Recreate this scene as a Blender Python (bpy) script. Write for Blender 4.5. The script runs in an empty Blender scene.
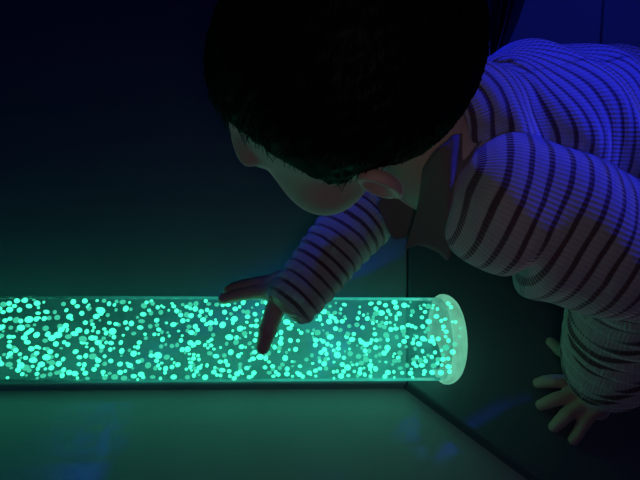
import bpy, bmesh, math, random
import numpy as np
from mathutils import Vector, Matrix
random.seed(7); rng = np.random.default_rng(7)
sc = bpy.context.scene
COL = sc.collection

# ------------------------------------------------------------------ camera
F = 480.0
H = 0.52                                   # camera height over the floor
nd = np.array([-0.06, 0.57, 0.815]); nd /= np.linalg.norm(nd)   # "down" seen from the camera
fz = -nd[2]; fy = math.sqrt(1 - fz * fz)
fw = np.array([0, fy, fz])
rz = -nd[0]; rb = -rz * fz / fy
ri = np.array([math.sqrt(1 - rb * rb - rz * rz), rb, rz])
dn = np.cross(fw, ri)
CAM = np.array([0, 0, H])

def ray(px, py):
    return (px - 320) / F * ri + (py - 240) / F * dn + fw
def K(px, py, z):
    return CAM + z * ray(px, py)
def cv(u, v, w):                           # direction given along right / down / forward
    d = u * ri + v * dn + w * fw
    return d / np.linalg.norm(d)
def G(px, py, h=0.0):                      # point at height h under a line of sight
    r = ray(px, py)
    return CAM + r * ((h - H) / r[2])

cam = bpy.data.cameras.new('camera'); camo = bpy.data.objects.new('camera', cam); COL.objects.link(camo)
cam.sensor_width = 36; cam.lens = 36 * F / 640; cam.clip_start = 0.01
M = Matrix.Identity(4)
for i in range(3):
    M[i][0], M[i][1], M[i][2], M[i][3] = ri[i], -dn[i], -fw[i], CAM[i]
camo.matrix_world = M
sc.camera = camo

# ------------------------------------------------------------------ helpers
def link(name, me, mat=None, parent=None, smooth=True):
    o = bpy.data.objects.new(name, me); COL.objects.link(o)
    if mat: me.materials.append(mat)
    if smooth:
        me.polygons.foreach_set('use_smooth', [True] * len(me.polygons))
    if parent is not None:
        o.parent = parent
        o.matrix_parent_inverse = Matrix.Translation(-parent.location)
    return o
def mesh(vs, fs):
    me = bpy.data.meshes.new('m')
    me.from_pydata([tuple(map(float, v)) for v in vs], [], [tuple(int(i) for i in f) for f in fs])
    me.update(); return me
def tag(o, label=None, cat=None, group=None, kind=None):
    for k, v in (('label', label), ('category', cat), ('group', group), ('kind', kind)):
        if v: o[k] = v
    return o
def empty(name, loc):
    o = bpy.data.objects.new(name, None); COL.objects.link(o); o.location = Vector(loc); o.empty_display_size = .05
    bpy.context.view_layer.update()
    return o
def fattr(me, name, vals):
    a = me.attributes.new(name, 'FLOAT', 'POINT'); a.data.foreach_set('value', np.asarray(vals, dtype=np.float32))

class N:                                   # tiny node helper
    def __init__(s, name):
        s.m = bpy.data.materials.new(name); s.m.use_nodes = True
        s.t = s.m.node_tree; s.t.nodes.clear()
        s.out = s.t.nodes.new('ShaderNodeOutputMaterial')
    def n(s, kind, ins=None, **kw):
        x = s.t.nodes.new(kind)
        for k, v in kw.items(): setattr(x, k, v)
        for k, v in (ins or {}).items():
            sock = x.inputs[k]
            if isinstance(v, bpy.types.NodeSocket): s.t.links.new(v, sock)
            else: sock.default_value = v
        return x
    def math(s, op, a, b=None, clamp=False):
        d = {0: a}
        if b is not None: d[1] = b
        return s.n('ShaderNodeMath', d, operation=op, use_clamp=clamp).outputs[0]
    def surf(s, sh): s.t.links.new(sh, s.out.inputs['Surface'])

def principled(name, col, rough=.6, spec=.3, noise=0, nscale=60, bump=0, bscale=200, sss=0, sheen=0):
    m = N(name)
    c = (*col, 1)
    ins = {'Roughness': rough, 'Specular IOR Level': spec}
    tc = m.n('ShaderNodeTexCoord').outputs['Object']
    if noise:
        nz = m.n('ShaderNodeTexNoise', {'Vector': tc, 'Scale': nscale, 'Detail': 4.0}).outputs[0]
        rmp = m.n('ShaderNodeMapRange', {0: nz, 1: .3, 2: .7, 3: 1 - noise, 4: 1 + noise}).outputs[0]
        mx = m.n('ShaderNodeVectorMath', {0: c[:3], 3: rmp}, operation='SCALE')
        ins['Base Color'] = mx.outputs[0]
    else: ins['Base Color'] = c
    if bump:
        nz = m.n('ShaderNodeTexNoise', {'Vector': tc, 'Scale': bscale, 'Detail': 3.0}).outputs[0]
        ins['Normal'] = m.n('ShaderNodeBump', {'Height': nz, 'Strength': bump, 'Distance': .002}).outputs[0]
    p = m.n('ShaderNodeBsdfPrincipled', ins)
    if sss:
        p.inputs['Subsurface Weight'].default_value = sss
        p.inputs['Subsurface Radius'].default_value = (1, .3, .15)
        p.inputs['Subsurface Scale'].default_value = .006
    if sheen:
        p.inputs['Sheen Weight'].default_value = sheen
        p.inputs['Sheen Roughness'].default_value = .4
    m.surf(p.outputs[0]); return m.m

# ------------------------------------------------------------------ implicit surfaces
def smin(a, b, k):
    h = np.clip(.5 + .5 * (b - a) / k, 0, 1)
    return b + (a - b) * h - k * h * (1 - h)
def smax(a, b, k): return -smin(-a, -b, k)
def caps(P, a, b, ra, rb_):
    a = np.asarray(a, float); b = np.asarray(b, float)
    ab = b - a; t = np.clip(((P - a) @ ab) / (ab @ ab + 1e-12), 0, 1)
    return np.linalg.norm(P - a - t[..., None] * ab, axis=-1) - (ra + (rb_ - ra) * t)
def ell(P, c, r):
    q = (P - np.asarray(c, float)) / np.asarray(r, float)
    k0 = np.linalg.norm(q, axis=-1); k1 = np.linalg.norm(q / np.asarray(r, float), axis=-1) + 1e-9
    return k0 * (k0 - 1) / k1
def surface(fn, lo, hi, h):
    lo = np.asarray(lo, float); n = np.ceil((np.asarray(hi) - lo) / h).astype(int) + 1
    g = np.stack(np.meshgrid(*[lo[i] + h * np.arange(n[i]) for i in range(3)], indexing='ij'), -1)
    V = fn(g.reshape(-1, 3)).reshape(n)
    nc = n - 1
    acc = np.zeros((*nc, 3)); cnt = np.zeros(nc)
    corners = [(i, j, k) for i in (0, 1) for j in (0, 1) for k in (0, 1)]
    sl = lambda c: V[c[0]:c[0] + nc[0], c[1]:c[1] + nc[1], c[2]:c[2] + nc[2]]
    for c in corners:
        for ax in range(3):
            if c[ax] == 0:
                d = list(c); d[ax] = 1; va, vb = sl(c), sl(d)
                m = (va < 0) != (vb < 0)
                t = np.where(m, va / np.where(m, va - vb, 1), 0)
                for q in range(3):
                    acc[..., q] += np.where(m, c[q] + (t if q == ax else 0), 0)
                cnt += m
    idx = -np.ones(nc, int); on = cnt > 0
    idx[on] = np.arange(on.sum())
    base = np.stack(np.nonzero(on), -1)
    verts = lo + h * (base + acc[on] / cnt[on][:, None])
    faces = []
    for ax in range(3):
        a1, a2 = (ax + 1) % 3, (ax + 2) % 3
        sh = [slice(None)] * 3; sh2 = [slice(None)] * 3
        sh[ax] = slice(0, -1); sh2[ax] = slice(1, None)
        va, vb = V[tuple(sh)], V[tuple(sh2)]
        m = (va < 0) != (vb < 0)
        I = np.stack(np.nonzero(m), -1)
        ok = (I[:, a1] > 0) & (I[:, a2] > 0) & (I[:, a1] < nc[a1]) & (I[:, a2] < nc[a2])
        I = I[ok]
        def at(d1, d2):
            J = I.copy(); J[:, a1] -= d1; J[:, a2] -= d2
            return idx[J[:, 0], J[:, 1], J[:, 2]]
        q = np.stack([at(0, 0), at(1, 0), at(1, 1), at(0, 1)], -1)
        neg = (va[I[:, 0], I[:, 1], I[:, 2]] < 0)
        q[neg] = q[neg][:, ::-1]
        q = q[:, ::-1]
        faces.append(q[(q >= 0).all(1)])
    return verts, np.concatenate(faces)
def merge(parts):
    vs, fs, o = [], [], 0
    for v, f in parts:
        vs.append(np.asarray(v)); fs += [tuple(int(i) + o for i in q) for q in f]; o += len(v)
    return np.concatenate(vs), fs
def baked(me, setup):                       # mesh after modifiers
    o = bpy.data.objects.new('tmp', me); COL.objects.link(o); setup(o)
    dg = bpy.context.evaluated_depsgraph_get(); dg.update()
    r = bpy.data.meshes.new_from_object(o.evaluated_get(dg)); bpy.data.objects.remove(o)
    return r

# ------------------------------------------------------------------ floor and mats
def vinyl(name, col, rough=.55, spec=.25):
    return principled(name, col, rough, spec, noise=.06, nscale=7, bump=.10, bscale=350)
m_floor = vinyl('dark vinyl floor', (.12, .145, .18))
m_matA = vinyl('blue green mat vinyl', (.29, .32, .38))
m_matB = vinyl('pale floor vinyl', (.42, .42, .46), .5)
m_wall = principled('blue wall paint', (.2, .25, .4), .8, .2, noise=.05)

def slab(name, pts, z0, z1, mat, bev=0.004):
    n = len(pts)
    vs = [(p[0], p[1], z0) for p in pts] + [(p[0], p[1], z1) for p in pts]
    fs = [tuple(range(n))[::-1], tuple(range(n, 2 * n))] + [(i, (i + 1) % n, n + (i + 1) % n, n + i) for i in range(n)]
    me = mesh(vs, fs)
    bm = bmesh.new(); bm.from_mesh(me); bmesh.ops.recalc_face_normals(bm, faces=bm.faces)
    if bev:
        es = [e for e in bm.edges if all(v.co.z > z1 - 1e-5 for v in e.verts)]
        bmesh.ops.bevel(bm, geom=es, offset=bev, segments=4, profile=.5, affect='EDGES')
    bm.to_mesh(me); bm.free()
    o = link(name, me, mat, smooth=False)
    return o
MT = 0.0                                    # level of the mat tops
FZ = -.020                                  # level of the floor between them
fl = slab('floor', [(-2, -.8), (2.2, -.8), (2.2, 2.4), (-2, 2.4)], FZ - .06, FZ, m_matB, 0); tag(fl, kind='structure')
def g2(px, py): return G(px, py, MT)[:2]
def unit(v): return v / np.linalg.norm(v)
def cross_at(p, d, q, e):                   # where two lines meet
    t = np.linalg.solve(np.stack([d, -e], 1), q - p); return p + d * t[0]
corner = g2(408, 383)
dA = unit(g2(409, 60) - corner); lx = unit(g2(60, 384.5) - corner); dB = unit(g2(540, 480) - corner)
s1 = g2(599, 70); ds = unit(g2(606, -40) - s1)
gp = .0012
A = [corner - [gp, 0], corner - [gp, 0] + dA * 1.35, corner + dA * 1.35 + lx * 1.5, corner + lx * 1.5]
tag(slab('floor_mat', A, FZ + .0002, MT, m_matA), 'teal padded floor mat on which the glowing tube lies', 'mat')
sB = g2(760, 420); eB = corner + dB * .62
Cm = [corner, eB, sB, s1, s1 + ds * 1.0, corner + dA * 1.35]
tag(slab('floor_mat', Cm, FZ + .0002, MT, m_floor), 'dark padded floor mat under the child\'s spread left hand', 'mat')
g3 = np.array([.0010, 0])
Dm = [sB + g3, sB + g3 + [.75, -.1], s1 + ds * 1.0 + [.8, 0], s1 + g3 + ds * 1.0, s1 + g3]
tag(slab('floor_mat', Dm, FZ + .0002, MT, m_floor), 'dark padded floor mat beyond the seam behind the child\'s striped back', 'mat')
tag(slab('wall_back', [(-2, 2.4), (2.2, 2.4), (2.2, 2.46), (-2, 2.46)], FZ, 2.3, m_wall, 0), kind='structure')
tag(slab('wall_right', [(2.2, -.8), (2.26, -.8), (2.26, 2.4), (2.2, 2.4)], FZ, 2.3, m_wall, 0), kind='structure')
tag(slab('wall_left', [(-2.06, -.8), (-2, -.8), (-2, 2.4), (-2.06, 2.4)], FZ, 2.3, m_wall, 0), kind='structure')

# ------------------------------------------------------------------ bubble tube
RT = .0437
AX0 = G(0, 338.5, MT + RT); AX1 = G(440, 338.5, MT + RT)
ax = AX1 - AX0; L01 = np.linalg.norm(ax); ax /= L01
e_up = np.array([0, 0, 1.0]); e_sd = np.cross(e_up, ax)           # e_sd points away from the viewer
if e_sd[1] < 0: e_sd = -e_sd
def tubept(s, ang, r):                     # ang 0 = up, + towards the viewer
    return AX0 + ax * s + r * (math.cos(ang) * e_up - math.sin(ang) * e_sd)
SL_ = -.62; SE = L01 + .004                # wall from SL_ to SE along the axis
root_t = empty('bubble_tube', AX0 * [1, 1, 0] + [0, 0, MT])
tag(root_t, 'glowing green tube full of small bright bubbles lying on its side', 'lamp')
def revolve(profile, n=96):
    vs, fs = [], []
    for (s, r) in profile:
        for k in range(n): vs.append(tubept(s, 2 * math.pi * k / n, r))
    for i in range(len(profile) - 1):
        for k in range(n):
            a, b = i * n + k, i * n + (k + 1) % n
            fs.append((a, b, b + n, a + n))
    return vs, fs
TEAL = (.05, 1.0, .72)
def wallmat():
    m = N('lit acrylic wall')
    at = m.n('ShaderNodeAttribute', attribute_name='s').outputs['Fac']
    g = m.n('ShaderNodeMapRange', {0: at, 1: 0.0, 2: L01, 3: .004, 4: .085}).outputs[0]
    tc = m.n('ShaderNodeTexCoord').outputs['Object']
    nz = m.n('ShaderNodeTexNoise', {'Vector': tc, 'Scale': 26.0, 'Detail': 3.0}).outputs[0]
    k = m.n('ShaderNodeMapRange', {0: nz, 1: .35, 2: .68, 3: .45, 4: 1.7}).outputs[0]
    e = m.n('ShaderNodeEmission', {'Color': (*TEAL, 1), 'Strength': m.math('MULTIPLY', g, k)}).outputs[0]
    t = m.n('ShaderNodeBsdfTransparent', {'Color': (.93, .97, .96, 1)}).outputs[0]
    gl = m.n('ShaderNodeBsdfGlossy', {'Color': (1, 1, 1, 1), 'Roughness': .12}).outputs[0]
    fr = m.n('ShaderNodeFresnel', {'IOR': 1.07}).outputs[0]
    mx = m.n('ShaderNodeMixShader', {0: fr, 1: t, 2: gl}).outputs[0]
    m.surf(m.n('ShaderNodeAddShader', {0: mx, 1: e}).outputs[0]); return m.m
prof = [(SL_ + (SE - SL_) * i / 120, RT) for i in range(121)]
v, f = revolve(prof); me = mesh(v, f); fattr(me, 's', [p[0] for p in prof for _ in range(96)])
o = link('tube_wall', me, wallmat(), root_t); tag(o, 'clear tube wall glowing dim green')
def capmat(st, tr):
    m = N('frosted acrylic collar')
    tc = m.n('ShaderNodeTexCoord').outputs['Object']
    nz = m.n('ShaderNodeTexNoise', {'Vector': tc, 'Scale': 60.0, 'Detail': 3.0}).outputs[0]
    k = m.n('ShaderNodeMapRange', {0: nz, 1: .3, 2: .7, 3: st * .7, 4: st * 1.3}).outputs[0]
    e = m.n('ShaderNodeEmission', {'Color': (.27, 1, .62, 1), 'Strength': k}).outputs[0]
    t = m.n('ShaderNodeBsdfTransparent', {'Color': (tr, tr, tr, 1)}).outputs[0]
    gl = m.n('ShaderNodeBsdfGlossy', {'Color': (1, 1, 1, 1), 'Roughness': .3}).outputs[0]
    mx = m.n('ShaderNodeMixShader', {0: .08, 1: t, 2: gl}).outputs[0]
    m.surf(m.n('ShaderNodeAddShader', {0: mx, 1: e}).outputs[0]); return m.m
S1 = L01
cp = [(S1 - .001, RT * 1.004), (S1, RT * 1.06), (S1 + .002, RT * 1.085), (S1 + .005, RT * 1.09), (S1 + .0085, RT * 1.07), (S1 + .011, RT * 1.035),
      (S1 + .0135, RT * .98), (S1 + .0155, RT * .9), (S1 + .017, RT * .72), (S1 + .018, RT * .4), (S1 + .0182, .0003)]
m_cap = capmat(.24, .85)
v, f = revolve(cp); o = link('end_cap', mesh(v, f), m_cap, root_t); tag(o, 'pale frosted rounded end collar')
cp2 = [(SL_ + .001, RT * 1.004), (SL_, RT * 1.08), (SL_ - .02, RT * 1.08), (SL_ - .022, RT * 1.0), (SL_ - .022, .0003)]
v, f = revolve(cp2); link('end_cap', mesh(v, f), m_cap, root_t)
# bubbles
mb = N('bright bubble')
mb.surf(mb.n('ShaderNodeEmission', {'Color': (.060, 1, .50, 1), 'Strength': 1.75}).outputs[0]); m_bub = mb.m
mb2 = N('soft bubble')
mb2.surf(mb2.n('ShaderNodeEmission', {'Color': (.08, 1, .6, 1), 'Strength': .62}).outputs[0]); m_bub2 = mb2.m
bm = bmesh.new(); bmesh.ops.create_icosphere(bm, subdivisions=2, radius=1); base_v = np.array([v.co[:] for v in bm.verts]); base_f = [[v.index for v in f.verts] for f in bm.faces]; bm.free()
bubs = []; tries = 0
def crowd(s):                               # clusters along the tube
    return .62 + .25 * math.sin(s * 37) + .2 * math.sin(s * 83 + 1)
while len(bubs) < 1500 and tries < 90000:
    tries += 1
    s = random.uniform(SL_ + .01, S1 + .010); a = random.uniform(-math.pi, math.pi)
    if random.random() > crowd(s + .02 * a): continue
    if s < -.05 and random.random() < .45: continue
    r = random.choice([.0014, .0019, .0022, .0024, .0026, .0030])
    yy = random.uniform(-.955, .955) * (RT - r); dd = math.sqrt(max(0, (RT * .97 - r) ** 2 - yy * yy)) * random.uniform(-.3, .98)
    va_ = math.atan2(float(fw @ e_sd), float(-fw @ e_up)); a = math.atan2(yy, dd) + va_; rho = math.hypot(yy, dd)
    p = tubept(s, a, rho)
    w = p - CAM; pj = np.array([w @ ri, w @ dn]) / (w @ fw)
    if any(abs(pj[0] - q[4][0]) < .02 and math.hypot(*(pj - q[4])) < (.92 if dd * q[5] > 0 else .6) * (r + q[1]) / .5 for q in bubs): continue
    bubs.append((p, r, s, a, pj, dd))
def bubmesh(p, r):
    k = np.array([random.uniform(.8, 1.35), random.uniform(.8, 1.1), random.uniform(.8, 1.1)])
    th = random.uniform(-.9, .9); c, s_ = math.cos(th), math.sin(th)
    R = np.stack([ax, e_sd, e_up], 1) @ np.array([[c, 0, -s_], [0, 1, 0], [s_, 0, c]])
    return (base_v * k * r) @ R.T + p
vis = [b for b in bubs if b[2] > .0 and (b[0] - AX0) @ -fw > .01]
vis.sort(key=lambda b: -b[1]); big = vis[:95]; bigset = set(id(b) for b in big)
for b in big:
    link('bubble', mesh(bubmesh(b[0], b[1] * 1.05), base_f), m_bub, root_t)
rest = [b for b in bubs if id(b) not in bigset]
for sel, mt_, nm in ((lambda i: i % 3 != 0, m_bub, 'bubble_swarm'), (lambda i: i % 3 == 0, m_bub2, 'faint_bubble_swarm')):
    v, f = merge([(bubmesh(b[0], b[1]), base_f) for i, b in enumerate(rest) if sel(i)])
    o = link(nm, mesh(v, f), mt_, root_t); o['kind'] = 'stuff'
for m_ in (m_bub, m_bub2): m_.cycles.emission_sampling = 'NONE'

# ------------------------------------------------------------------ the child
# skeleton
SLh = K(508, 203, .37); EL = K(642, 263, .385); WL = K(606, 378, .485)
SRh = K(394, 100, .44); ER = K(388, 186, .49); WR = K(296, 296, .446)
Mid = (SLh + SRh) / 2
tdir = cv(.85, -.20, .47)
dors = -cv(*nd); dors = dors - (dors @ tdir) * tdir; dors /= np.linalg.norm(dors)
blft = np.cross(tdir, dors)
if blft @ (SLh - SRh) < 0: blft = -blft
Nk = K(426, 142, .408)
hf = cv(-.86, .26, .45); hu0 = cv(-.51, -.256, -.826); hu = hu0 - (hu0 @ hf) * hf; hu /= np.linalg.norm(hu)
hl = np.cross(hu, hf)                       # child's left
HC = K(338, 80, .300)
HS = .93; HR = HS * np.stack([hl, hf, hu], 1)              # head local (left, face, up) -> world
def head_sdf(P, ears=True):
    X = P.copy(); ab = np.abs(X[:, 0]); S = np.stack([ab, X[:, 1], X[:, 2]], -1)
    d = ell(S, (0, -.010, .014), (.070, .084, .072))
    d = smin(d, ell(S, (0, .030, -.028), (.056, .050, .052)), .03)
    d = smin(d, ell(S, (.037, .038, -.040), (.035, .033, .033)), .015)      # cheek
    d = smin(d, ell(S, (0, .055, -.066), (.020, .020, .015)), .02)          # chin
    d = smin(d, ell(S, (.026, .066, .016), (.022, .010, .008)), .012)       # brow
    d = smax(d, -ell(S, (.027, .086, -.003), (.015, .012, .010)), .010)     # eye socket
    d = smin(d, ell(S, (.026, .069, -.004), (.013, .010, .009)), .004)      # lids
    d = smin(d, caps(S, (0, .074, .004), (0, .086, -.018), .006, .0085), .008)
    d = smin(d, ell(S, (.0075, .080, -.020), (.006, .006, .005)), .004)
    d = smin(d, ell(S, (0, .075, -.0385), (.015, .008, .0045)), .004)       # lips
    d = smin(d, ell(S, (0, .073, -.0465), (.012, .008, .0045)), .004)
    d = smax(d, -ell(S, (0, .084, -.0425), (.014, .006, .0013)), .002)
    if ears:
        # ear: tilted flattened shell with rim and hollow
        c = np.array([.071, -.008, -.022]); q = (S - c) / .80
        ang = math.radians(24); ca, sa = math.cos(ang), math.sin(ang)
        qx = q[:, 0] * ca + q[:, 1] * sa; qy = -q[:, 0] * sa + q[:, 1] * ca      # swing the rear edge outwards
        E = np.stack([qx, qy, q[:, 2]], -1)
        e = ell(E, (0, -.004, 0), (.0075, .017, .025))
        rr = np.sqrt((E[:, 1] + .004) ** 2 / .0145 ** 2 + (E[:, 2]) ** 2 / .0225 ** 2)
        rim = np.sqrt(((rr - 1) * .017) ** 2 + (E[:, 0] - .0045) ** 2) - .0032
        rim = np.where(E[:, 2] < -.02, rim + .003, rim)
        e = smin(e, rim, .003)
        e = smax(e, -ell(E, (.0075, -.002, .001), (.0085, .0115, .0175)), .002)
        e = smin(e, ell(E, (.002, .009, -.004), (.004, .004, .006)), .003)       # tragus
        e = smin(e, ell(E, (.001, -.001, -.0225), (.005, .008, .007)), .004)     # lobe
        d = smin(d, e * .80, .004)
    return d
nk_l = (Nk - HC) @ HR / HS ** 2
def head_neck(P):
    d = head_sdf(P)
    return smin(d, caps(P, (0, -.024, -.035), nk_l, .031, .027), .012)
hv, hfc = surface(head_neck, (-.105, -.115, -.14), (.105, .11, .1), .0021)
hv = hv @ HR.T + HC

# hands -----------------------------------------------------------
def hand_sdf(chains, palm, k=.004):
    def fn(P):
        d = None
        for (a, b, ra, rb2) in palm:
            c = caps(P, a, b, ra, rb2); d = c if d is None else smin(d, c, .008)
        for ch in chains:
            fd = None
            for (a, ra), (b, rb2) in zip(ch[:-1], ch[1:]):
                c = caps(P, a, b, ra, rb2); fd = c if fd is None else smin(fd, c, .0015)
            d = smin(d, fd, k)
        return d
    return fn
def bounds(pts, m): return np.min(pts, 0) - m, np.max(pts, 0) + m
# left hand planted on the floor
LH = {}
def fing(tip, mid, base, rt=.0058, rbs=.0072, hb=.017, hm=.0145):
    return [(G(*base, hb), rbs), (G(*mid, hm), rbs * .97), ((G(*mid, hm) * .45 + G(*tip, rt) * .55) + [0, 0, .0015], rbs * .9), (G(*tip, rt), rt)]
Lch = [fing((538, 383), (552, 381), (577, 381)),
       fing((541, 405), (556, 399), (580, 392)),
       fing((554, 427), (566, 415), (586, 401)),
       fing((573, 440), (583, 424), (596, 408), .0054, .0066),
       [(G(596, 368, .018), .0085), (G(572, 356, .015), .0076), (G(560, 350, .011), .007), (G(551, 342, .0075), .0058)]]
Lw = WL
Lpalm = [(Lw, G(580, 384, .016), .019, .012), (Lw, G(590, 400, .015), .019, .012), (Lw, G(597, 408, .014), .018, .011),
         (Lw, G(596, 370, .016), .018, .011), (G(580, 383, .016), G(597, 407, .015), .011, .010)]
pts = [p for c in Lch for p, _ in c] + [Lw]
lo, hi = bounds(pts, .024); lhv, lhf = surface(hand_sdf(Lch, Lpalm), lo, hi, .0013)
# right hand laid on the tube
def axs(px, py):                              # axial position under a line of sight
    r = ray(px, py); r = r / np.linalg.norm(r); w0 = AX0 - CAM
    b = ax @ r; d_, e_ = ax @ w0, r @ w0
    return (b * e_ - d_) / (1 - b * b)
def tp(px, deg, lift): return tubept(axs(px, 330), math.radians(deg), RT + lift + .0038)
cd = cv(0, 0, -1); va = math.degrees(math.atan2(-(cd @ e_sd), cd @ e_up))   # angle facing the viewer
def rf(spec, r0=.0072, r1=.0056): return [(tp(px, va + dg, l), r0 + (r1 - r0) * i / (len(spec) - 1)) for i, (px, dg, l) in enumerate(spec)]
Rch = [rf([(276, -57, .0155), (257, -60, .0125), (241, -60, .009), (227, -57, .0066)]),
       rf([(277, -71, .016), (256, -75, .0125), (239, -75, .009), (230, -73, .0066)]),
       rf([(280, -95, .015), (260, -102, .012), (243, -102, .009), (231, -101, .0062)]),
       rf([(284, -110, .013), (266, -118, .011), (252, -118, .009), (241, -118, .0062)], .0066, .0052),
       [(tp(286, va - 58, .017), .0105), (tp(276, va - 38, .013), .0095), (tp(270, va - 19, .0095), .0085), (tp(266, va - 3, .0068), .0066)]]
Rpalm = [(WR, Rch[0][0][0], .0175, .0105), (WR, Rch[1][0][0], .0135, .0105), (WR, Rch[2][0][0], .0135, .010), (WR, Rch[3][0][0], .013, .009),
         (WR, Rch[4][0][0], .0135, .011), (Rch[0][0][0], Rch[3][0][0], .010, .009)]
pts = [p for c in Rch for p, _ in c] + [WR]
lo, hi = bounds(pts, .022); rhv, rhf = surface(hand_sdf(Rch, Rpalm), lo, hi, .0013)
# limbs and trunk under the clothes
HIP = Mid + tdir * .23 + dors * -.005
hipL = HIP + blft * .045; hipR = HIP - blft * .045
down = np.array([0, 0, -1.0])
tflat = tdir * [1, 1, 0]; tflat /= np.linalg.norm(tflat)
def flo(p, z): return np.array([p[0], p[1], z])
knL = flo(hipL + blft * .03 - tflat * .03, .045); knR = flo(hipR - blft * .03 - tflat * .03, .045)
anL = flo(knL + tflat * .15, .036); anR = flo(knR + tflat * .15, .036)
toL = flo(anL + tflat * .075, .018); toR = flo(anR + tflat * .075, .018)
def trunk(P):
    d = caps(P, Mid - tdir * .0, HIP, .058, .056)
    for a, b, r1, r2 in ((SLh, EL, .031, .027), (EL, WL, .027, .018), (SRh, ER, .027, .023), (ER, WR, .022, .0155), (Mid, SLh, .05, .033), (Mid, SRh, .05, .03), (Mid, Nk, .045, .036),
                         (hipL, knL, .05, .036), (hipR, knR, .05, .036), (knL, anL, .035, .024), (knR, anR, .035, .024), (anL, toL, .024, .016), (anR, toR, .024, .016)):
        d = smin(d, caps(P, a, b, r1, r2), .012)
    return d
allp = np.array([SLh, EL, WL, SRh, ER, WR, Mid, HIP, knL, knR, toL, toR])
lo, hi = bounds(allp, .07); tv, tf = surface(trunk, lo, hi, .0045)
v, f = merge([(hv, hfc), (lhv, lhf), (rhv, rhf), (tv, tf)])
def setup(o):
    m = o.modifiers.new('r', 'REMESH'); m.mode = 'VOXEL'; m.voxel_size = .0013
    s = o.modifiers.new('s', 'SMOOTH'); s.factor = .5; s.iterations = 2
body_me = baked(mesh(v, f), setup)
m_skin = principled('child skin', (.62, .40, .32), .5, .35, noise=.06, nscale=40, bump=.08, bscale=500, sss=.25, sheen=.7)
root_c = empty('person', flo((knL + knR) / 2, 0))
tag(root_c, 'dark haired small child in a striped shirt crawling and reaching onto the glowing tube', 'person')
o = link('body', body_me, m_skin, root_c)
# eyes and brows
m_eye = principled('eye', (.8, .8, .78), .15, .5); m_iris = principled('iris', (.05, .03, .02), .1, .5)
m_hair = None
def uvs(c, r, n=16):
    bm = bmesh.new(); bmesh.ops.create_uvsphere(bm, u_segments=n, v_segments=n, radius=r)
    vv = np.array([q.co[:] for q in bm.verts]); ff = [[q.index for q in g.verts] for g in bm.faces]; bm.free()
    return vv + np.asarray(c), ff
for sx in (-1, 1):
    vv, ff = uvs((sx * .026, .0712, -.004), .0085); e = link('eye', mesh(vv @ HR.T + HC, ff), m_eye, root_c)
    vv, ff = uvs((sx * .026, .0765, -.0055), .0038); link('iris', mesh(vv @ HR.T + HC, ff), m_iris, e).matrix_parent_inverse = Matrix.Translation(-Vector(root_c.location))

# hair ------------------------------------------------------------
def hairline(P):
    """>0 where hair grows"""
    x, y, z = np.abs(P[:, 0]), P[:, 1], P[:, 2]
    yy = np.array([-.12, -.075, -.052, -.034, -.020, .000, .008, .016, .026, .038, .055, .1])
    zz = np.array([-.068, -.064, -.052, -.036, -.003, -.004, -.012, -.008, .022, .042, .052, .055])
    return z - np.interp(y, yy, zz)
def skull(P): return head_sdf(P, ears=False)
def capf(P):
    d = skull(P) - .0052 - .0012 * np.sin(P[:, 0] * 420 + 9 * np.sin(P[:, 2] * 60)) * np.cos(P[:, 1] * 160)
    return smax(d, -(hairline(P)) - .0005, .006)
cvv, cff = surface(capf, (-.1, -.12, -.08), (.1, .1, .11), .0024)
def grad(P, fn, h=.001):
    g = np.stack([fn(P + np.eye(3)[i] * h) - fn(P - np.eye(3)[i] * h) for i in range(3)], -1)
    return g / (np.linalg.norm(g, axis=1, keepdims=True) + 1e-9)
cand = cvv[(hairline(cvv) > .0) & (skull(cvv) > .003)]
roots = cand[rng.integers(0, len(cand), 4200)] + rng.normal(0, .001, (4200, 3))
whorl = np.array([.006, -.055, .075])
P = roots.copy(); path = []
tgt = .0048 + rng.random(len(P)) * .0022
jit = rng.normal(0, .25, (len(P), 3))
steps = 8; ln = rng.uniform(.020, .034, len(P)) / steps
for k in range(steps):
    g = grad(P, skull)
    P = P - g * (skull(P) - tgt * (1 - .25 * k / steps))[:, None]
    path.append(P.copy())
    d = P - whorl; d = d / (np.linalg.norm(d, axis=1, keepdims=True) + 1e-6) + np.array([0, .25, -.45]) + jit
    d = d - (d * g).sum(1, keepdims=True) * g; d /= np.linalg.norm(d, axis=1, keepdims=True) + 1e-9
    P = P + d * ln[:, None]
path = np.stack(path, 1)
keep = hairline(path[:, -1]) > -.006 - .012 * rng.random(len(path)) ** 3
path = path[keep]
sv, sf = [], []
for s_ in path:
    tan = np.gradient(s_, axis=0); tan /= np.linalg.norm(tan, axis=1, keepdims=True) + 1e-9
    n1 = np.cross(tan, s_ / np.linalg.norm(s_, axis=1, keepdims=True)); n1 /= np.linalg.norm(n1, axis=1, keepdims=True) + 1e-9
    n2 = np.cross(tan, n1); o0 = len(sv)
    for k in range(len(s_)):
        r = .00055 * (1 - .75 * k / (len(s_) - 1))
        for q in range(3):
            a = 2 * math.pi * q / 3; sv.append(s_[k] + r * (math.cos(a) * n1[k] + math.sin(a) * n2[k]))
    for k in range(len(s_) - 1):
        for q in range(3):
            a, b = o0 + 3 * k + q, o0 + 3 * k + (q + 1) % 3
            sf.append((a, b, b + 3, a + 3))
v, f = merge([(cvv, cff), (np.array(sv), sf)])
m_hair = principled('dark brown hair', (.008, .006, .005), .55, .1, noise=.3, nscale=90)
link('hair', mesh(v @ HR.T + HC, f), m_hair, root_c)
for sx in (-1, 1):
    vv, ff = uvs((0, 0, 0), 1.0); vv = vv * [.010, .0016, .0014] + [sx * .025, .0755, .0175]
    link('eyebrow', mesh(vv @ HR.T + HC, ff), m_hair, root_c)

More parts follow.
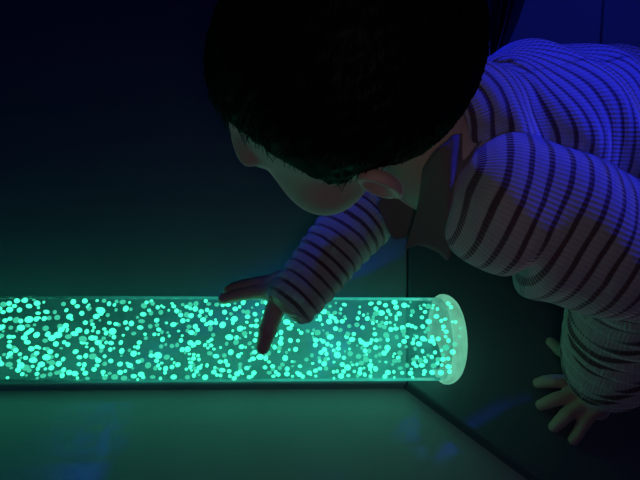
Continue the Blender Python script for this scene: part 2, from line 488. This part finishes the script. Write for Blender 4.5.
# shirt -----------------------------------------------------------
PER = .0135
def knit():
    m = N('striped rib knit')
    st = m.n('ShaderNodeAttribute', attribute_name='st').outputs['Fac']
    an = m.n('ShaderNodeAttribute', attribute_name='an').outputs['Fac']
    tc = m.n('ShaderNodeTexCoord').outputs['Object']
    nz = m.n('ShaderNodeTexNoise', {'Vector': tc, 'Scale': 30.0, 'Detail': 2.0}).outputs[0]
    st2 = m.math('ADD', st, m.math('MULTIPLY', m.math('SUBTRACT', nz, .5), .004))
    ph = m.math('FRACT', m.math('DIVIDE', st2, PER))
    tri = m.math('ABSOLUTE', m.math('SUBTRACT', ph, .5))                     # 0 at stripe centre
    mask = m.n('ShaderNodeMapRange', {0: tri, 1: .10, 2: .19, 3: 1.0, 4: 0.0}, interpolation_type='SMOOTHSTEP').outputs[0]
    rib = m.math('SINE', m.math('MULTIPLY', an, 2 * math.pi / .0030))
    ribc = m.n('ShaderNodeMapRange', {0: rib, 1: -1.0, 2: 1.0, 3: .86, 4: 1.0}).outputs[0]
    c = m.n('ShaderNodeMix', {0: mask, 6: (.60, .55, .52, 1), 7: (.15, .085, .09, 1)}, data_type='RGBA').outputs[2]
    c2 = m.n('ShaderNodeVectorMath', {0: c, 3: ribc}, operation='SCALE').outputs[0]
    bp = m.n('ShaderNodeBump', {'Height': rib, 'Strength': .5, 'Distance': .0006}).outputs[0]
    bp2 = m.n('ShaderNodeBump', {'Height': tri, 'Strength': .5, 'Distance': .004, 'Normal': bp}).outputs[0]
    p = m.n('ShaderNodeBsdfPrincipled', {'Base Color': c2, 'Roughness': .9, 'Specular IOR Level': .1, 'Normal': bp2, 'Sheen Weight': 1.0, 'Sheen Roughness': .45, 'Subsurface Weight': .6, 'Subsurface Scale': .012, 'Subsurface Radius': (1, 1, 1)})
    m.surf(p.outputs[0]); return m.m
def catmull(ks, n):
    ks = np.asarray(ks, float); P_ = np.vstack([2 * ks[0] - ks[1], ks, 2 * ks[-1] - ks[-2]]); out = []
    m_ = len(ks) - 1
    for t in np.linspace(0, m_ - 1e-6, n):
        i = int(t); u = t - i; p0, p1, p2, p3 = P_[i:i + 4]
        out.append(.5 * (2 * p1 + (p2 - p0) * u + (2 * p0 - 5 * p1 + 4 * p2 - p3) * u * u + (3 * p1 - p0 - 3 * p2 + p3) * u ** 3))
    return np.array(out)
def loft(keys, ref, nu=220, nv=120, fold=None, surf_st=False, phase=0.0):
    """keys: (centre, ra, rb): ra along ref, rb across"""
    arr = np.array([[*c, a, b] for c, a, b in keys]); C_ = catmull(arr, nu)
    ctr = C_[:, :3]; tan = np.gradient(ctr, axis=0); tan /= np.linalg.norm(tan, axis=1, keepdims=True)
    e1 = ref - (tan @ ref)[:, None] * tan; e1 /= np.linalg.norm(e1, axis=1, keepdims=True); e2 = np.cross(tan, e1)
    s = np.concatenate([[0], np.cumsum(np.linalg.norm(np.diff(ctr, axis=0), axis=1))])
    th = np.linspace(0, 2 * math.pi, nv, endpoint=False)
    S, T = np.meshgrid(s, th, indexing='ij')
    ra, rb2 = C_[:, 3:4], C_[:, 4:5]
    dsp = np.zeros_like(S) if fold is None else fold(S, T, s[-1])
    V = ctr[:, None] + e1[:, None] * ((ra + dsp) * np.cos(T))[..., None] + e2[:, None] * ((rb2 + dsp) * np.sin(T))[..., None]
    SS = S
    if surf_st:
        V0 = ctr[:, None] + e1[:, None] * (ra * np.cos(T))[..., None] + e2[:, None] * (rb2 * np.sin(T))[..., None]
        SS = np.vstack([np.zeros((1, nv)), np.cumsum(np.linalg.norm(np.diff(V0, axis=0), axis=2), axis=0)])
    st = SS + (phase(S, T) if callable(phase) else phase); an = T * .5 * (np.mean(ra) + np.mean(rb2)) * 1.0
    idx = np.arange(nu * nv).reshape(nu, nv)
    q = np.stack([idx[:-1, :], np.roll(idx, -1, 1)[:-1, :], np.roll(idx, -1, 1)[1:, :], idx[1:, :]], -1).reshape(-1, 4)
    return V.reshape(-1, 3), [tuple(x) for x in q], st.ravel(), an.ravel()
def torso_fold(S, T, L):
    return .0022 * np.sin(S * 95 + 2.2 * np.cos(T * 2 + 1) + 1.3 * np.sin(T * 3)) + .002 * np.sin(T * 5 + S * 40)
LAT = 1.0 if np.cross(tdir, dors) @ (SRh - SLh) > 0 else -1.0
tor = loft([(K(431, 140, .385), .042, .046), (K(438, 137, .388), .052, .056), (K(452, 132, .398), .060, .066), (Mid + tdir * .040 + dors * .004, .062, .062), (Mid + tdir * .085 + dors * .004, .072, .082),
            (Mid + tdir * .14 + dors * .002, .073, .092), (Mid + tdir * .20, .073, .088), (HIP + tdir * .03, .074, .088)], dors, 240, 160, torso_fold, surf_st=True, phase=lambda S, T: .05 * (LAT * np.sin(T - LAT * .2) + np.sqrt(np.sin(T - LAT * .2) ** 2 + .15)) * np.clip((S - .02) / .07, 0, 1))
def slvL(S, T, L):
    u = S / L
    rip = .0021 * np.clip((u - .50) * 4, 0, 1) * np.sin(2 * math.pi * S / .0165 + 1.0 * np.sin(T + 1.0))
    rip += .0022 * np.sin(S * 70 + 2 * np.sin(T * 2)) * (1 - np.clip((u - .4) * 4, 0, 1))
    La = np.linalg.norm(EL - SLh); lowr = np.clip(np.cos(T - .1), 0, 1) ** 1.5
    rip += lowr * (-.014 * np.exp(-((S - .655 * La - .012 * np.sin(T)) / .0075) ** 2) + .006 * np.exp(-((S - .78 * La) / .014) ** 2))
    return rip
refL = cv(-.6, .75, .1)
upL = lambda t: SLh + (EL - SLh) * t
foL = lambda t: EL + (WL - EL) * t
slL = loft([(upL(-.40), .006, .006), (upL(-.36), .026, .028), (upL(-.22), .046, .046), (upL(0), .054, .053), (upL(.25), .055, .053), (upL(.5), .054, .052), (upL(.8) , .056, .052), (foL(.06), .050, .048),
            (foL(.26), .043, .046), (foL(.45), .043, .046), (foL(.66), .043, .045), (foL(.84), .042, .042), (foL(.98), .036, .035), (foL(1.04), .032, .031)], refL, 300, 128, slvL, phase=lambda S, T: -.012 * np.clip(np.cos(T), 0, 1) ** 2)
def slvR(S, T, L):
    return .0009 * np.sin(2 * math.pi * S / PER + .4 * np.sin(T)) + .0008 * np.sin(T * 3 + S * 60)
upR = lambda t: SRh + (ER - SRh) * t
foR = lambda t: ER + (WR - ER) * t
slR = loft([(upR(-.05), .020, .020), (upR(.08), .031, .031), (upR(.4), .034, .034), (upR(.6), .036, .036), (upR(.9), .035, .035), (foR(.15), .0335, .0335), (foR(.45), .031, .031), (foR(.72), .028, .028), (foR(.92), .0255, .0255), (foR(1.06), .0235, .0235), (foR(1.11), .0205, .0205)],
           cv(.7, .7, 0), 220, 96, slvR, phase=lambda S, T: .28 * S)
vs, fs, sts, ans, o_ = [], [], [], [], 0
for V_, Q_, s_, a_ in (tor, slL, slR):
    vs.append(V_); fs += [tuple(int(i) + o_ for i in q) for q in Q_]; sts.append(s_); ans.append(a_); o_ += len(V_)
me = mesh(np.concatenate(vs), fs); fattr(me, 'st', np.concatenate(sts)); fattr(me, 'an', np.concatenate(ans))
m_knit = knit()
def setup(o):
    s = o.modifiers.new('s', 'SOLIDIFY'); s.thickness = .0018; s.offset = 0
shirt_me = baked(me, setup)
link('shirt', shirt_me, m_knit if not shirt_me.materials else None, root_c)

# collar
m_col = principled('dark collar fabric', (.22, .17, .155), .85, .15, bump=.3, bscale=900, sheen=.3)
def strip(cols, nu=60, nv=16):
    """cols: rows of points from the neck edge to the free edge"""
    rows = [catmull(c, nv) for c in cols]; rows = np.array(rows)
    G_ = np.stack([catmull(rows[:, j], nu) for j in range(nv)], 1)
    idx = np.arange(nu * nv).reshape(nu, nv)
    q = np.stack([idx[:-1, :-1], idx[1:, :-1], idx[1:, 1:], idx[:-1, 1:]], -1).reshape(-1, 4)
    return G_.reshape(-1, 3), q
near = strip([[K(424, 168, .358), K(418, 208, .380), K(405, 249, .405)],
              [K(431, 158, .347), K(427, 205, .370), K(420, 245, .395)],
              [K(440, 148, .336), K(440, 200, .358), K(437, 251, .385)],
              [K(449, 142, .334), K(449, 200, .352), K(450, 257, .380)],
              [K(455, 136, .336), K(455, 172, .350), K(455, 206, .358)],
              [K(466, 128, .356), K(470, 145, .350), K(472, 160, .346)],
              [K(482, 96, .366), K(490, 104, .356), K(496, 112, .352)],
              [K(487, 66, .380), K(494, 70, .372), K(499, 76, .37)]])
far = strip([[K(384, 186, .415), K(381, 198, .42), K(378, 205, .424)],
             [K(390, 180, .410), K(388, 205, .42), K(392, 236, .428)],
             [K(402, 178, .405), K(403, 205, .415), K(403, 238, .424)],
             [K(416, 178, .398), K(415, 205, .408), K(414, 238, .418)]])
v, f = merge([near, far])
def setup(o):
    s = o.modifiers.new('s', 'SOLIDIFY'); s.thickness = .0022; s.offset = 0
cm = baked(mesh(v, f), setup); o = link('collar', cm, m_col, root_c); tag(o, 'plain dark open collar')
# trousers
def trous(P):
    d = caps(P, HIP - tdir * .0, HIP + tdir * .03, .076, .080)
    d = smax(d, -((P - (HIP + tdir * .005)) @ tdir), .004)
    for a, b, r1, r2 in ((hipL + tdir * .02, knL, .056, .045), (hipR + tdir * .02, knR, .054, .045), (knL, anL, .0435, .034), (knR, anR, .0435, .034)):
        d = smin(d, caps(P, a, b, r1, r2), .02)
    return d
lo, hi = bounds(np.array([hipL, hipR, knL, knR, anL, anR, HIP]), .1); v, f = surface(trous, lo, hi, .005)
link('trousers', mesh(v, f), principled('dark trousers', (.06, .06, .09), .9, .1, bump=.3, bscale=400), root_c)

# black cloth behind the child ------------------------------------
m_blk = principled('black glossy cloth', (.004, .004, .005), .28, .2)
cl = strip([[G(468, -60, .004), G(474, 20, .004), G(484, 75, .004)],
            [G(488, -60, .045), G(486, 15, .03), G(489, 72, .012)],
            [G(512, -60, .03), G(500, 15, .022), G(491, 66, .014)],
            [G(520, -60, .05), G(507, 15, .034), G(493, 64, .02)],
            [G(538, -50, .004), G(520, 12, .004), G(498, 62, .004)]], 50, 40)
me = mesh(*cl)
def setup(o):
    s = o.modifiers.new('s', 'SOLIDIFY'); s.thickness = .003; s.offset = -1
o = link('black_cloth', baked(me, setup), m_blk)
tag(o, 'black glossy folded strip of cloth lying behind the child\'s neck', 'cloth')

# ------------------------------------------------------------------ light
def area(name, loc, tgt, size, power, col, spread=180):
    l = bpy.data.lights.new(name, 'AREA'); l.shape = 'DISK'; l.size = size; l.energy = power; l.color = col; l.spread = math.radians(spread)
    o = bpy.data.objects.new(name, l); COL.objects.link(o); o.location = loc
    o.rotation_euler = (Vector(tgt) - Vector(loc)).to_track_quat('-Z', 'Y').to_euler(); return o
def spot(name, loc, tgt, power, col, ang, blend, size=.12):
    l = bpy.data.lights.new(name, 'SPOT'); l.energy = power; l.color = col; l.spot_size = math.radians(ang); l.spot_blend = blend; l.shadow_soft_size = size
    o = bpy.data.objects.new(name, l); COL.objects.link(o); o.location = loc
    o.rotation_euler = (Vector(tgt) - Vector(loc)).to_track_quat('-Z', 'Y').to_euler(); return o
spot('blue_wall_spot', (.9, 1.25, 1.3), (.265, .42, .37), 150, (.012, .022, 1), 12.6, 1.0, .07)
spot('blue_side_spot', (-.5, 1.2, 1.65), tuple(ER * .55 + WR * .45 - ri * .016), 44, (.02, .04, 1), 4.4, .8, .04)
spot('blue_floor_spot', (1.0, 2.0, 1.6), tuple(G(585, 5)), 48, (.03, .05, 1), 30, 1.0)
area('warm_camera_fill', tuple(CAM + .02 * ri - .06 * fw + .03 * dn), tuple(K(450, 230, .4)), .07, .032, (1, .84, .82), 120)  # fill light added beside the camera to lift the shirt and face, no real screen
w = bpy.data.worlds.new('w'); sc.world = w; w.use_nodes = True
w.node_tree.nodes['Background'].inputs[0].default_value = (.05, .06, 1, 1); w.node_tree.nodes['Background'].inputs[1].default_value = .02
vs_ = sc.view_settings; vs_.view_transform = 'Standard'; vs_.look = 'None'; vs_.exposure = 0; vs_.gamma = 1; vs_.use_curve_mapping = False
sc.cycles.use_denoising = True
sc.cycles.transparent_max_bounces = 32
